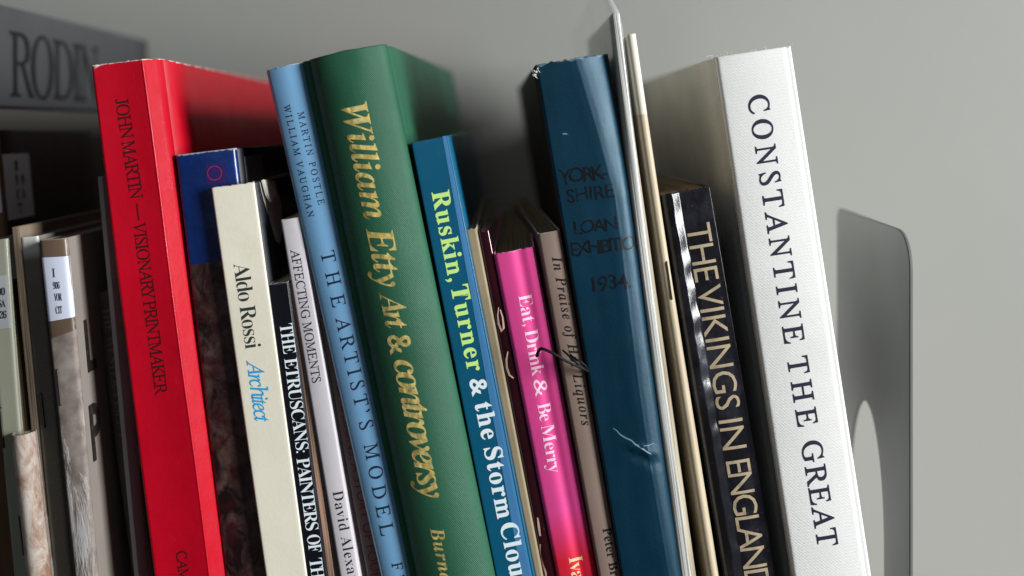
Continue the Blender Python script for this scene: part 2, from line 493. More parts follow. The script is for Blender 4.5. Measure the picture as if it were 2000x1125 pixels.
# glossy black
k = N('glossy_black_jacket')
m1 = k.ramp(k.noise(70, 6, 0.7, stretch=(1, 1, 0.6)), 0.48, 0.68)
c = k.mix(m1, (0.010, 0.010, 0.013), (0.035, 0.034, 0.046))
sc = k.ramp(k.noise(420, 5, 0.75), 0.63, 0.72); c = k.mix(k.math('MULTIPLY', sc, 0.35), c, (110, 110, 120))
k.color(c)
nrm = k.bump(k.noise(150, 5, 0.7, stretch=(1, 1, 0.45)), 0.22, 0.0005)
k.set(rough=0.16, spec=0.36, normal=nrm); BLACKGLOSS = k.m
def pv(u, v):
    n1 = noise.noise(Vector((v * 160, 1, 0))); n2 = noise.noise(Vector((v * 210, 7, 0)))
    a, b = 0.19 + 0.03 * n1, 0.365 + 0.035 * n2
    if u < a: y = -0.0015 * (u / a) ** 0.6
    elif u < b: y = -0.0015 + 0.0015 * (u - a) / (b - a)
    else: y = -0.0004 * math.sin(math.pi * (u - b) / (1 - b))
    return y
vik = Book('hardback_book', (1291, 380), (1386, 362), (1415, 1125), (1516, 1125),
    'glossy black book with tan capitals, leaning against the white book', D=0.19, Y=0.0040, r=(0.001, 0.0003), prof=pv, t=0.0006,
    spine=BLACKGLOSS, cover=BLACKGLOSS, pages=PAGES_D, yaw=0.5, lift=FL, ragged=0.0006, nu=60, nv=260)
TAN = ink_mat('tan_title_ink', (172, 156, 128), rough=0.3, worn=0.5, under=(124, 112, 94))
vik.write('THE', 'sans', (1339, 441), (1358, 552), 47, TAN, -0.003, smin=0.9)
vik.write('VIKINGS', 'sans', (1360, 561), (1400, 802), 47, TAN, -0.003)
vik.write('IN', 'sans', (1403, 822), (1412, 880), 47, TAN, -0.003)
vik.write('ENGLAND', 'sans', (1417, 902), (1459, 1155), 47, TAN, -0.003)

# stapled cream pamphlet
def zcol(name, base, splits, H, **kw):
    """sheet material with flat printed zones down the height: splits = [(metres from head, colour above it)]"""
    m = sheet_mat(name, base, **kw); t = m.node_tree; b = t.nodes['Principled BSDF']
    src = b.inputs['Base Color'].links[0].from_socket
    tc = t.nodes.new('ShaderNodeTexCoord'); sp = t.nodes.new('ShaderNodeSeparateXYZ'); t.links.new(tc.outputs['Object'], sp.inputs[0])
    for (d, colr, soft) in splits:
        mr = t.nodes.new('ShaderNodeMapRange'); mr.inputs['From Min'].default_value = H - d - soft; mr.inputs['From Max'].default_value = H - d + soft
        t.links.new(sp.outputs['Z'], mr.inputs['Value'])
        HOOKS.setdefault(m.name, []).extend([(mr.inputs['From Min'], -d - soft), (mr.inputs['From Max'], -d + soft)])
        mx = t.nodes.new('ShaderNodeMix'); mx.data_type = 'RGBA'; t.links.new(mr.outputs[0], mx.inputs[0])
        t.links.new(src, mx.inputs[6]); mx.inputs[7].default_value = C4(colr); src = mx.outputs[2]
    t.links.new(src, b.inputs['Base Color']); return m
m = zcol('cream_card', (196, 180, 152), [(0.0255, (222, 216, 198), 0.0002)], 0.3117, rough=0.5, stain=(150, 130, 100), stain_amt=0.3, var=0.1)
pam = Book('stapled_pamphlet', (1223, 68), (1242, 64), (1391, 1125), (1410, 1125),
    'thin cream stapled pamphlet standing between the clear sleeve and the glossy black book', D=0.19, r=(0.0013, 0.0013), bulge=0.0003, t=0.0004,
    spine=m, pages=PAGES, yaw=-0.3, lift=FL, bow=-7, cat='pamphlet', nu=8)
STEEL = N('staple_steel'); STEEL.color((0.06, 0.05, 0.045)); STEEL.set(rough=0.5, metal=0.4); STEEL = STEEL.m
def staple(b, p0, p1, mat=STEEL, r=0.00022):
    u0, v0 = b.uv(*p0); u1, v1 = b.uv(*p1)
    pts = []
    for i in range(5):
        t_ = i / 4; u = u0 + (u1 - u0) * t_; v = v0 + (v1 - v0) * t_
        pts.append((u + b.bowx(v), b.surf(u / b.width(v), v) - r * 1.2, b.H - v))
    pts = [(pts[0][0], pts[0][1] + 0.0008, pts[0][2])] + pts + [(pts[-1][0], pts[-1][1] + 0.0008, pts[-1][2])]
    return tube('staple', pts, r, mat, b.root)
staple(pam, (1302, 512), (1312, 583))

# magazine in a clear sleeve
mg = sheet_mat('sleeved_paper', (206, 206, 198), rough=0.35, coat=0.5, stain=(150, 145, 130), stain_amt=0.3, var=0.12, H=0.3, scuff=0.6)
# the sheet edges seen along the fore edge of the sleeve
k = N('layered_paper_edge'); x, y, z = k.xyz()
a = k.noise(1600, 2, 0.6, stretch=(1, 0.02, 0.006)); c = k.mix(k.ramp(a, 0.40, 0.55), (95, 92, 84), (214, 214, 206))
k.color(c); k.set(rough=0.3, spec=0.5, coat=0.4, normal=k.bump(a, 0.8, 0.0003)); LAYER = k.m
mag = Book('sleeved_magazine', (1196, 26), (1210, 24), (1346, 1125), (1364, 1125),
    'tall white magazine in a clear plastic sleeve beside the dark blue book', D=0.10, Y=0.0, r=(0.0004, 0.0004), t=0.0003, spine=LAYER,
    cover=mg, pages=PAGES, bow=-14, cat='magazine', nu=8)
k = N('clear_film'); k.color((0.85, 0.88, 0.9)); k.set(rough=0.12, spec=0.5, alpha=k.math('ADD', k.math('MULTIPLY', k.ramp(k.noise(60, 3), 0.4, 0.7), 0.10), 0.13),
    normal=k.bump(k.noise(40, 3), 0.4, 0.002)); FILM = k.m
def film():
    # sleeve wrapped round the magazine: left face, fold, right face; sticks out above the paper
    H = mag.H; top = H + 0.0115; vs = []; fs = []
    sec = [(-0.0005, 0.19), (-0.0010, 0.13), (-0.0009, 0.06), (-0.0007, 0.006), (-0.0002, -0.0003), (0.0012, -0.0006), (0.0027, -0.0003), (0.0031, 0.006), (0.0033, 0.06), (0.0035, 0.13), (0.0031, 0.19)]
    n = len(sec); rows = 60
    for j in range(rows + 1):
        z = top * j / rows
        v = H - z
        for i, (x, y) in enumerate(sec):
            over = max(0, z - H + 0.001)
            b = mag.bowx(max(v, 0))
            x0 = 0.0012 + (x - 0.0012) * max(0.12, 1 - over * 90)
            zz = z - (0.002 if over > 0.004 and y > 0.15 else 0)
            vs.append((x0 + b - over * 0.28 * max(0, 1 - y / 0.12), y, zz))
    for j in range(rows):
        for i in range(n - 1):
            a = j * n + i; fs.append((a, a + 1, a + n + 1, a + n))
    return mesh_obj('plastic_sleeve', vs, fs, FILM, mag.root)
film()

# navy cloth
cl = sheet_mat('navy_cloth', (0.0022, 0.028, 0.053), rough=0.36, spec=0.5, var=0.18, weave=('diag', 0.0007, 0.22), H=0.315, scuff=0.08,
               wear=0.0022, wear_col=(95, 120, 130))
cl.node_tree.nodes['Principled BSDF'].inputs['Specular Tint'].default_value = (0.60, 0.85, 1.0, 1)
def pn(u, v):
    # hollow-backed spine: nearly flat on the left, a crease that wanders right going down, then a face turned to the right
    c0 = 0.52 + 0.22 * min(1.0, v / 0.045) + 0.03 * math.sin(v * 40)
    k0 = 0.0016 * u / c0 if u < c0 else 0.0016
    y = -0.0008 - k0
    if u > c0: y += 0.0072 * (u - c0) + 0.022 * max(0, u - c0 - 0.16) ** 2 * 1.6
    y += 0.0002 * math.exp(-((u - c0) / 0.06) ** 2) + 0.00012 * noise.noise(Vector((u * 5, v * 40, 3)))
    yc = 0.1235 + 0.010 * (u - 0.5) + 0.0012 * noise.noise(Vector((u * 9, 2, 2)))
    a = math.exp(-((u - 0.62) / 0.20) ** 2)
    y -= 0.0009 * math.exp(-((v - yc) / 0.0010) ** 2) * a
    y += 0.0008 * math.exp(-((v - yc - 0.0022) / 0.0014) ** 2) * a
    return y
brown = sheet_mat('brown_board', (62, 30, 22), rough=0.6, var=0.25)
navy = Book('cloth_book', (1046, 127), (1192, 99), (1214, 1125), (1336, 1125),
    'dark blue cloth book with handwritten capitals and a dented spine', D=0.19, r=(0.0008, 0.0025), prof=pn, t=0.0018, spine=cl, cover_l=brown,
    cover_r=cl, pages=PAGES, hard=True, yaw=0.8, ragged=0.0007, nu=56, nv=200)
SCR = ink_mat('rubbed_cloth_line', (112, 146, 162), rough=0.5)
BI = ink_mat('faded_black_ink', (4, 8, 16), rough=0.5, worn=0.6, under=(10, 40, 64))
for (tx, a, b, cp) in (('YORK-', (1093, 360), (1186, 349), 29), ('SHIRE', (1108, 395), (1199, 384), 26), ('LOAN', (1122, 457), (1205, 447), 25),
                       ('EXHIBITION', (1116, 499), (1264, 482), 26), ('1934.', (1157, 569), (1232, 560), 29)):
    navy.write(tx, 'sans', a, b, cp, BI, 0.006, name='handwritten_lettering', across=True, jit=0.0005, smin=0.7)
curl(navy, [(1196, 834), (1203, 838), (1210, 846), (1220, 852), (1232, 857), (1240, 865), (1252, 871), (1262, 878), (1270, 883)], 1.9, SCR, 'rubbed_crease')
curl(navy, [(1240, 864), (1252, 867), (1266, 866), (1276, 863)], 1.3, SCR, 'rubbed_crease')
curl(navy, [(1098, 262), (1102, 261), (1108, 262)], 2.0, SCR, 'rubbed_crease')
for i in range(7):
    p = Vector((random.uniform(-0.0012, 0.0012), random.uniform(-0.0006, 0.001), navy.H - random.uniform(-0.0006, 0.004))); 
    q = p + Vector((random.uniform(-.0025, .0005), -0.001, random.uniform(-0.0018, 0.0012)))
    tube('loose_thread', [p, (p + q) / 2 + Vector((-0.0008, -0.0006, 0.0008)), q], 0.00009, THREAD, navy.root, 5)

# grey-pink
m = sheet_mat('grey_pink_card', (134, 114, 103), rough=0.55, var=0.08, stain=(120, 98, 80), stain_amt=0.35, H=0.25, wear=0.0006)
praise = Book('paperback_book', (1050, 457), (1094, 448), (1170, 1125), (1213, 1125),
    'dull greyish pink paperback with black slanted letters, between the bright pink and dark blue books', D=0.17, Y=0.0008, r=(0.0008, 0.0008), t=0.0005, spine=m,
    pages=PAGES_D, bulge=0.0004, yaw=2.0)
K = ink_mat('black_print', (14, 13, 14))
praise.write('In Praise of Hot Liquors', 'bolditalic', (1078, 502), (1137, 832), 19, K)
praise.write('Peter Bro', 'bold', (1177, 1032), (1195, 1138), 17, K, name='author_lettering')

# pink
k_H = 0.25
def ppk(u, v): return 0.0007 * math.exp(-((u - 0.62) / 0.14) ** 2) - 0.0005 * math.sin(math.pi * u)
m = sheet_mat('pink_card_tmp', (228, 50, 140), rough=0.42, var=0.05)
pink = Book('paperback_book', (964, 497), (1044, 484), (1087, 1125), (1167, 1125),
    'bright pink paperback turning red at the bottom, pale lettering', D=0.17, Y=0.0028, r=(0.0012, 0.0012), prof=ppk, t=0.0005, spine=m, pages=PAGES_D, yaw=-0.5, ragged=0.0003, nu=30)
m2 = sheet_mat('pink_card', (222, 68, 142), rough=0.6, coat=0.0, var=0.06, H=pink.H, wear=0.0009, wear_col=(235, 150, 185), scuff=0.5)
t = m2.node_tree; b = t.nodes['Principled BSDF']; src = b.inputs['Base Color'].links[0].from_socket
tc = t.nodes.new('ShaderNodeTexCoord'); sp = t.nodes.new('ShaderNodeSeparateXYZ'); t.links.new(tc.outputs['Object'], sp.inputs[0])
mr = t.nodes.new('ShaderNodeMapRange'); _, vv = pink.uv(1080, 1055)
mr.inputs['From Min'].default_value = pink.H - vv + 0.009; mr.inputs['From Max'].default_value = pink.H - vv - 0.007
t.links.new(sp.outputs['Z'], mr.inputs['Value'])
mx = t.nodes.new('ShaderNodeMix'); mx.data_type = 'RGBA'; t.links.new(mr.outputs[0], mx.inputs[0]); t.links.new(src, mx.inputs[6]); mx.inputs[7].default_value = C4((218, 24, 52))
t.links.new(mx.outputs[2], b.inputs['Base Color'])
for ch in pink.root.children:
    if ch.name.startswith(('spine', 'cover')): ch.data.materials[0] = m2
PI_ = ink_mat('pale_pink_print', (246, 190, 214))
for tx, a, b in (('Eat,', 577, 637), ('Drink', 646, 735), ('&', 742, 775), ('Be', 789, 823), ('Merry', 831, 924)):
    pink.write(tx, 'bold' if tx != '&' else 'bolditalic', (1012 + (a - 577) * 0.173, a), (1012 + (b - 577) * 0.173, b), 26, PI_, -0.008 if tx != '&' else 0.0, smin=0.85)
pink.write('Iva', 'bold', (1110, 1088), (1118, 1134), 27, ink_mat('pale_yellow_print', (244, 196, 150)), -0.008, name='author_lettering')

# maroon with curls and the tan one
m = sheet_mat('maroon_gloss', (46, 10, 20), rough=0.15, coat=0.8, var=0.3, scuff=0.8)
mar = Book('paperback_book', (934, 452), (956, 450), (1062, 1125), (1088, 1125),
    'narrow dark maroon glossy booklet with pale curls, tucked left of the bright pink paperback', D=0.16, Y=0.004, r=(0.0006, 0.0006), t=0.0004, spine=m, pages=PAGES_D, bulge=0.0004, nu=10)
CR = ink_mat('cream_print', (196, 160, 140))
curl(mar, [(974, 600), (972, 615), (974, 632), (980, 647), (984, 640), (982, 620), (977, 604)], 3.0)
curl(mar, [(992, 686), (989, 702), (990, 718), (995, 732), (1003, 738)], 3.2)
curl(mar, [(1055, 1062), (1054, 1085), (1060, 1104), (1066, 1118), (1067, 1140)], 3.4)
curl(mar, [(1050, 1010), (1052, 1026), (1055, 1046)], 3.4)
m = sheet_mat('tan_card', (150, 134, 106), rough=0.6, var=0.12, stain=(100, 84, 62), H=0.25, wear=0.0006)
tan = Book('paperback_book', (909, 450), (931, 446), (1044, 1125), (1061, 1125),
    'thin tan booklet with a worn top edge, just right of the teal paperback', D=0.16, Y=0.003, r=(0.0008, 0.0008), t=0.0004, spine=m, pages=PAGES_D, nu=8, ragged=0.0005)

# teal
m = sheet_mat('teal_card', (0.002, 0.092, 0.175), rough=0.36, coat=0.15, var=0.05, H=0.28, scuff=0.15, grain=0.1)
rim = sheet_mat('pale_blue_card', (70, 128, 176), rough=0.3, coat=0.4, var=0.08)
rusk = Book('paperback_book', (803, 279), (874, 264), (969, 1125), (1044, 1125),
    'teal blue paperback with lime and white bold lettering, right of the green book', D=0.18, Y=0.0, r=(0.0004, 0.0004), t=0.0005, spine=m, cover_l=m, cover_r=m, pages=PAGES, yaw=-1.0, nu=14)
rusk.patch([(864, 266.5), (873.5, 264.7), (1044, 1125), (1042, 1200), (1032, 1200)], rim, name='edge_stripe', lift=0.00006)
LIME = ink_mat('lime_print', (196, 240, 130)); WH = ink_mat('white_print', (226, 238, 242))
rusk.write('Ruskin,', 'bold', (843, 376), (877, 551), 34, LIME, 0.008)
rusk.write('Turner', 'bold', (880, 560), (914, 727), 34, LIME, 0.008)
rusk.write('&', 'sans', (916, 742), (924, 775), 32, WH, 0.02)
rusk.write('the', 'bold', (927, 789), (942, 860), 34, WH, 0.008)
rusk.write('Storm', 'bold', (945, 876), (972, 1014), 34, WH, 0.008)
rusk.write('Clouds', 'bold', (976, 1024), (1008, 1178), 34, WH, 0.008)

# green
cl = sheet_mat('green_cloth', (0.017, 0.105, 0.054), rough=0.52, spec=0.4, var=0.1, weave=('diag', 0.0007, 0.42), scuff=0.12, H=0.31, wear=0.0004, wear_col=(60, 90, 75))
def pg(u, v): return -0.0046 * (1 - (2 * u - 1) ** 2) + 0.0008 * math.exp(-((v - 0.003) / 0.0025) ** 2) * math.exp(-((u - 0.5) / 0.2) ** 2)
green = Book('cloth_book', (596, 119), (755, 91), (805, 1125), (968, 1125),
    'thick green cloth book with gold stamped lettering', D=0.205, Y=0.0, r=(0.0042, 0.0026), prof=pg, t=0.0024, spine=cl, pages=PAGES, hard=True,
    groove=(0.003, 0.011, 0.0010), yaw=-3.2, nu=40, nv=100)
k = N('gold_foil'); c = k.mix(k.ramp(k.noise(260, 4, 0.7), 0.4, 0.62), (0.80, 0.58, 0.16), (1.0, 0.84, 0.32)); 
c = k.mix(k.math('MULTIPLY', k.ramp(k.noise(260, 3, 0.7), 0.52, 0.72), 0.55), c, (0.30, 0.22, 0.08)); k.color(c)
k.set(rough=0.32, metal=0.45, normal=k.bump(k.noise(330, 2, 0.4), 0.9, 0.0011)); GOLD = k.m
green.write('William', 'bolditalic', (672, 208), (718, 428), 50, GOLD, 0.002)
green.write('Etty', 'bolditalic', (720, 444), (744, 560), 50, GOLD, 0.002)
green.write('Art', 'bolditalic', (745, 568), (760, 640), 46, GOLD, -0.002)
green.write('&', 'bolditalic', (760, 650), (768, 688), 44, GOLD, 0.01)
green.write('controversy', 'bolditalic', (772, 698), (827, 966), 52, GOLD, 0.002)
green.write('Burnage', 'bolditalic', (843, 1020), (872, 1160), 26, GOLD, 0.0, name='author_lettering')

# light blue
m = sheet_mat('light_blue_jacket', (116, 164, 202), rough=0.3, coat=0.35, var=0.05, H=0.304, wear=0.0008, wear_col=(215, 220, 225), scuff=0.3)
mred = sheet_mat('dark_red_board', (70, 22, 26), rough=0.5)
def pb(u, v): return -0.0016 * math.sin(math.pi * u) ** 0.8
lb = Book('jacketed_book', (519, 138), (592, 120), (743, 1125), (808, 1125),
    'tall light blue book with spaced black capitals, touching the green book', D=0.20, Y=0.0025, r=(0.0012, 0.0012), prof=pb, t=0.0009, spine=m, cover_l=mred, cover_r=m,
    pages=PAGES, hard=True, nu=30, yaw=0.0, ragged=0.0003)
NB = ink_mat('navy_print', (20, 34, 58))
lb.write('MARTIN POSTLE', 'roman', (583, 220), (624, 400), 12, NB, 0.006, name='author_lettering')
lb.write('WILLIAM VAUGHAN', 'roman', (556, 206), (604, 424), 12, NB, 0.006, name='author_lettering')
lb.write('THE', 'roman', (628, 492), (652, 600), 26, NB, 0.004)
lb.write('ARTIST\u2019S', 'roman', (657, 620), (706, 838), 26, NB, 0.004)
lb.write('MODEL', 'roman', (712, 866), (746, 1044), 26, NB, 0.004)
lb.write('FR', 'roman', (766, 1096), (773, 1140), 20, NB, 0.004, name='author_lettering')

# brown grey spine behind
m = sheet_mat('brown_grey_card', (104, 88, 84), rough=0.6, var=0.15)
nich = Book('paperback_book', (622, 622), (650, 618), (717, 1125), (746, 1125),
    'brown grey spine with dull red capitals, half hidden behind the light blue book', D=0.15, Y=0.006, r=(0.0006, 0.0006), t=0.0005, spine=m, pages=PAGES_D, nu=10)
MR = ink_mat('dull_red_print', (104, 38, 46))
nich.write('THE NICHOLSONS: A STORY OF FOUR', 'sans', (641, 665), (727, 1135), 19, MR, 0.0)

# grey lavender
m = sheet_mat('lavender_grey_card', (206, 200, 204), rough=0.4, var=0.06, stain=(150, 148, 156), stain_amt=0.3, H=0.26, wear=0.0003)
aff = Book('paperback_book', (548, 430), (586, 425), (664, 1125), (703, 1125),
    'pale grey paperback with small dark capitals, left of the light blue book', D=0.17, Y=0.003, r=(0.0006, 0.0006), t=0.0004, spine=m, pages=PAGES, bulge=0.0003, nu=12)
DG = ink_mat('charcoal_print', (44, 42, 48))
aff.write('AFFECTING MOMENTS', 'roman', (568, 488), (611, 748), 17, DG, 0.004)
aff.write('David Alexander', 'bold', (650, 960), (691, 1185), 20, DG, -0.010, name='author_lettering')

# thin magazine
mag2 = Book('thin_magazine', (562, 553), (571, 551), (638, 1125), (650, 1125),
    'very thin magazine with bare page edges, squeezed right of the narrow black book', D=0.15, Y=0.004, r=(0.0002, 0.0002), t=0.0002, bow=3, spine=page_mat('brown_leaves', (190, 150, 125), (70, 62, 58)),
    cover=sheet_mat('thin_magazine_cover', (130, 125, 120)), pages=PAGES_D, cat='magazine', nu=6)

# narrow black
m = sheet_mat('black_card', (17, 19, 27), rough=0.3, coat=0.2, var=0.2, H=0.23, wear=0.0004, wear_col=(225, 225, 225), scuff=0.5)
etr = Book('paperback_book', (524, 556), (561, 549), (598, 1125), (637, 1125),
    'narrow black paperback with white serif capitals, right of the cream book', D=0.16, Y=0.001, r=(0.0003, 0.0003), t=0.0005, spine=m, pages=PAGES, nu=12)
etr.write('THE', 'bold', (546, 634), (554, 692), 25, WH, -0.006, smin=0.9)
etr.write('ETRUSCANS:', 'bold', (555, 701), (579, 885), 25, WH, -0.006, smin=0.88)
etr.write('PAINTERS', 'bold', (579, 896), (598, 1037), 25, WH, -0.006)
etr.write('OF', 'bold', (599, 1046), (604, 1080), 25, WH, -0.006)
etr.write('THE', 'bold', (604, 1092), (612, 1150), 25, WH, -0.006)

# cream
m = sheet_mat('cream_spine_card', (240, 234, 214), rough=0.6, var=0.04, stain=(206, 186, 150), stain_amt=0.35, H=0.267, wear=0.0008, wear_col=(150, 128, 100), scuff=0, grain=0.5)
mk = sheet_mat('black_cover_card', (16, 20, 27), rough=0.35, var=0.2)
aldo = Book('paperback_book', (412, 367), (496, 353), (519, 1125), (600, 1125),
    'cream paperback with dark and sky blue lettering and a torn black cover', D=0.17, Y=0.0, r=(0.0006, 0.0005), t=0.0006, spine=m, cover_l=mk, cover_r=mk, pages=PAGES, yaw=-1.0,
    nu=16, ragged=0.0008)
DGN = ink_mat('dark_green_grey_print', (44, 54, 56)); CY = ink_mat('sky_blue_print', (40, 160, 215))
aldo.write('Aldo', 'bold', (456, 516), (467, 590), 31, DGN, -0.010, smin=0.85)
aldo.write('Rossi', 'bold', (468, 599), (480, 682), 31, DGN, -0.010, smin=0.85)
aldo.write('Architect', 'italic', (482, 704), (499, 826), 31, CY, 0.006)
TORN = sheet_mat('torn_paper', (196, 182, 170), rough=0.9, var=0.35, grain=0.8)
aldo.side_poly([(0.006, 0.0004), (0.016, 0.0000), (0.026, 0.001), (0.0315, 0.009), (0.028, 0.018), (0.022, 0.0225), (0.0165, 0.0205), (0.0125, 0.013), (0.008, 0.006)], TORN, 'torn_patch')
fl = [(0.006, 0.0), (0.011, 0.0005), (0.016, 0.005), (0.011, 0.0075), (0.008, 0.005)]
b = aldo
mesh_obj('torn_flap', [(b.width(v) + 0.0004 + y * 0.08, y, b.H - v) for y, v in fl] + [(b.width(v) + 0.0008 + y * 0.12, y, b.H - v + 0.0002) for y, v in fl],
         [(0, 1, 2, 3, 4), (9, 8, 7, 6, 5)] + [(i, i + 5, (i + 1) % 5 + 5, (i + 1) % 5) for i in range(5)], sheet_mat('torn_flap_paper', (222, 216, 206), rough=0.8), aldo.root, smooth=False)

# blue and marbled
k = N('blue_and_marbled_jacket'); x, y, z = k.xyz()
mb = k.noise(110, 8, 0.66, stretch=(1.2, 1, 0.9), dist=0.7)
c1 = k.mix(k.ramp(mb, 0.40, 0.68), (26, 12, 13), (98, 74, 70)); c1 = k.mix(k.ramp(k.noise(130, 4), 0.48, 0.66), c1, (50, 14, 18))
c2 = k.mix(k.ramp(k.noise(60, 4), 0.3, 0.7), (6, 34, 86), (12, 48, 116))
BT = 0.262
def mk_blue(H, d):
    mm = k.ramp(z, H - d - 0.0002, H - d + 0.0002)
    c = k.mix(mm, c1, c2)
    wr = k.math('MULTIPLY', k.math('SUBTRACT', k.math('MULTIPLY', k.ramp(k.noise(420, 5, .7), .3, .75), 0.001), k.math('SUBTRACT', H, z)), 4000, clamp=True)
    k.color(k.mix(wr, c, (170, 170, 180)))
    k.set(rough=0.3, spec=0.5, coat=0.3, coat_rough=0.2, normal=k.bump(k.noise(90, 4), 0.4, 0.0012, k.bump(k.noise(900, 3), 0.2, 0.0001)))
mkd = sheet_mat('blackish_blue_card', (12, 14, 30), rough=0.4)
blue = Book('jacketed_book', (342, 303), (460, 289), (440, 1125), (558, 1125),
    'dark blue book whose lower spine is marbled maroon, right of the red book', D=0.18, Y=0.004, r=(0.001, 0.0015), t=0.0012, spine=k.m, cover=mkd, pages=PAGES, hard=True,
    yaw=-1.5, prof=lambda u, v: -0.0006 * math.sin(math.pi * u) + 0.0006 * u, nu=20)
mk_blue(blue.H, blue.uv(360, 519)[1])
PUR = ink_mat('purple_print', (34, 26, 84)); PKR = ink_mat('crimson_print', (140, 28, 74))
blue.patch([(400, 322), (440, 317), (447, 358), (405, 364)], PUR, 'emblem_ground', 0.00006)
bm = bmesh.new(); rr = []
for i in range(32):
    a = 2 * math.pi * i / 32
    u0, v0 = blue.uv(420 + 14.5 * math.cos(a), 338 + 14.5 * math.sin(a)); u1, v1 = blue.uv(420 + 12.5 * math.cos(a), 338 + 12.5 * math.sin(a))
    rr.append((bm.verts.new((u0, v0, 0)), bm.verts.new((u1, v1, 0))))
for i in range(32): bm.faces.new((rr[i][0], rr[(i + 1) % 32][0], rr[(i + 1) % 32][1], rr[i][1]))
blue.wrap(bm, 0.00012); me = bpy.data.meshes.new('emblem_ring'); bm.to_mesh(me); bm.free(); me.materials.append(PKR); link(bpy.data.objects.new('emblem_ring', me), blue.root)
blue.side_poly([(0.008, 0.003), (0.03, 0.003), (0.03, 0.02), (0.008, 0.02)], sheet_mat('grey_sticker', (110, 110, 118), rough=0.5), 'sticker')

# red
m = sheet_mat('red_jacket', (0.50, 0.001, 0.014), rough=0.42, spec=0.22, coat=0.16, var=0.07, H=0.305, wear=0.0010, wear_col=(235, 220, 215), scuff=0.2, grain=0.08, wave_bump=0.7)
def pr(u, v):
    c0 = 0.785 + 0.006 * math.sin(v * 60)
    y = 0.0004 * math.sin(math.pi * min(1, u / c0))
    e = u - c0
    if e > 0: y += 0.0265 * (e * e * 50 if e < 0.01 else e - 0.005)
    y -= 0.00012 * math.exp(-(e / 0.012) ** 2)
    return y
red = Book('jacketed_book', (177, 128), (304, 110), (300, 1125), (438, 1125),
    'thick glossy red book with dark serif lettering and scuffed white corners', D=0.215, Y=0.0, r=(0.001, 0.0012), prof=pr, t=0.0007, spine=m, pages=PAGES, hard=True, yaw=0.5,
    nu=110, ragged=0.0003)
DR = ink_mat('dark_red_print', (62, 6, 14))
red.write('JOHN MARTIN', 'roman', (224, 194), (254, 390), 25, DR, 0.006)
red.write('\u2014', 'sans', (257, 399), (261, 432), 25, DR, 0.0)
red.write('VISIONARY PRINTMAKER', 'roman', (259, 436), (303, 773), 24, DR, 0.006)
red.write('CAM', 'roman', (343, 1078), (350, 1136), 20, DR, 0.006, name='author_lettering')
CH = sheet_mat('chipped_white_core', (225, 218, 212), rough=0.8)
red.patch([(177.5, 128.5), (190, 126), (196, 127.5), (190, 131), (184, 136), (180, 144), (178.5, 140)], CH, 'chipped_corner', 0.0001)

# ------------------------------------------------------------------ darker set-back group at the left
YB = 0.045
def mkY(px, py, Y=YB): return (px, py)
m = sheet_mat('light_grey_edge', (150, 148, 150), rough=0.6)
slv = Book('thin_pamphlet', (190, 345), (200, 343), (262, 1125), (272, 1125), 'thin grey pamphlet whose tip shows along the left edge of the red book', D=0.1, Y=0.012,
     r=(0.0004, 0.0004), t=0.0002, spine=m, pages=PAGES_D, cat='pamphlet', nu=6)
m = sheet_mat('very_dark_brown', (92, 78, 70), rough=0.6, var=0.3)
dk = Book('paperback_book', (183, 572), (222, 566), (258, 1125), (300, 1125), 'very dark brown spine in shadow just left of the red book', D=0.14, Y=0.02, r=(0.0008, 0.0008),
     t=0.0005, spine=m, pages=PAGES_D, nu=10, bulge=0.0006)
dk.write('THE WESTERN ISLES', 'bold', (200, 600), (232, 850), 18, ink_mat('brown_grey_print', (110, 96, 86)), -0.006)

# L P pamphlet with call-number label
k = N('peeled_grey_paper'); x, y, z = k.xyz()
pe = k.ramp(k.noise(70, 6, 0.7, stretch=(1.4, 1, 0.35), dist=0.8), 0.50, 0.60)
g = k.mix(k.ramp(k.noise(160, 5), 0.35, 0.65), (112, 100, 92), (150, 140, 132)); c = k.mix(pe, g, (176, 172, 170))
BRH = 0.256
k.color(c); k.set(rough=0.75, normal=k.bump(pe, 0.6, 0.0004, k.bump(k.noise(700, 4), 0.3, 0.0002))); PEEL = k.m
gc = sheet_mat('grey_cover_paper', (124, 116, 108), rough=0.65, var=0.08)
lp = Book('labelled_pamphlet', (77, 470), (131, 466), (147, 1125), (190, 1125), 'worn grey pamphlet with a white call-number label, left of the red book', D=0.13, Y=-0.001,
     r=(0.0006, 0.0012), t=0.0003, spine=PEEL, cover=gc, pages=PAGES_D, cat='pamphlet', nu=14, yaw=0, bulge=0.0004)
BRN = sheet_mat('brown_tape', (104, 86, 70), rough=0.4, var=0.15, coat=0.3)
lp.patch([(77.5, 470.5), (130.5, 466.5), (154, 642), (98, 662)], BRN, 'brown_tape', 0.0001)
LAB = sheet_mat('white_label_paper', (214, 220, 238), rough=0.4, var=0.02, coat=0.3, scuff=0)
lp.patch([(81, 503), (135.5, 500), (151, 618), (94, 628)], LAB, 'label', 0.0002)
for tx, a, b, cp in (('I', (104.5, 541), (110, 540.5), 17), ('906', (106, 564), (119, 563), 13), ('YOR', (108, 587), (123, 586), 14), ('CIT', (111, 612), (124, 611), 14)):
    lp.write(tx, 'bold', a, b, cp, DG, name='label_lettering', lift=0.00028)
staple(lp, (113, 722), (120, 790))
LPK = ink_mat('worn_black_print', (34, 30, 28), worn=0.5, under=(70, 64, 60))
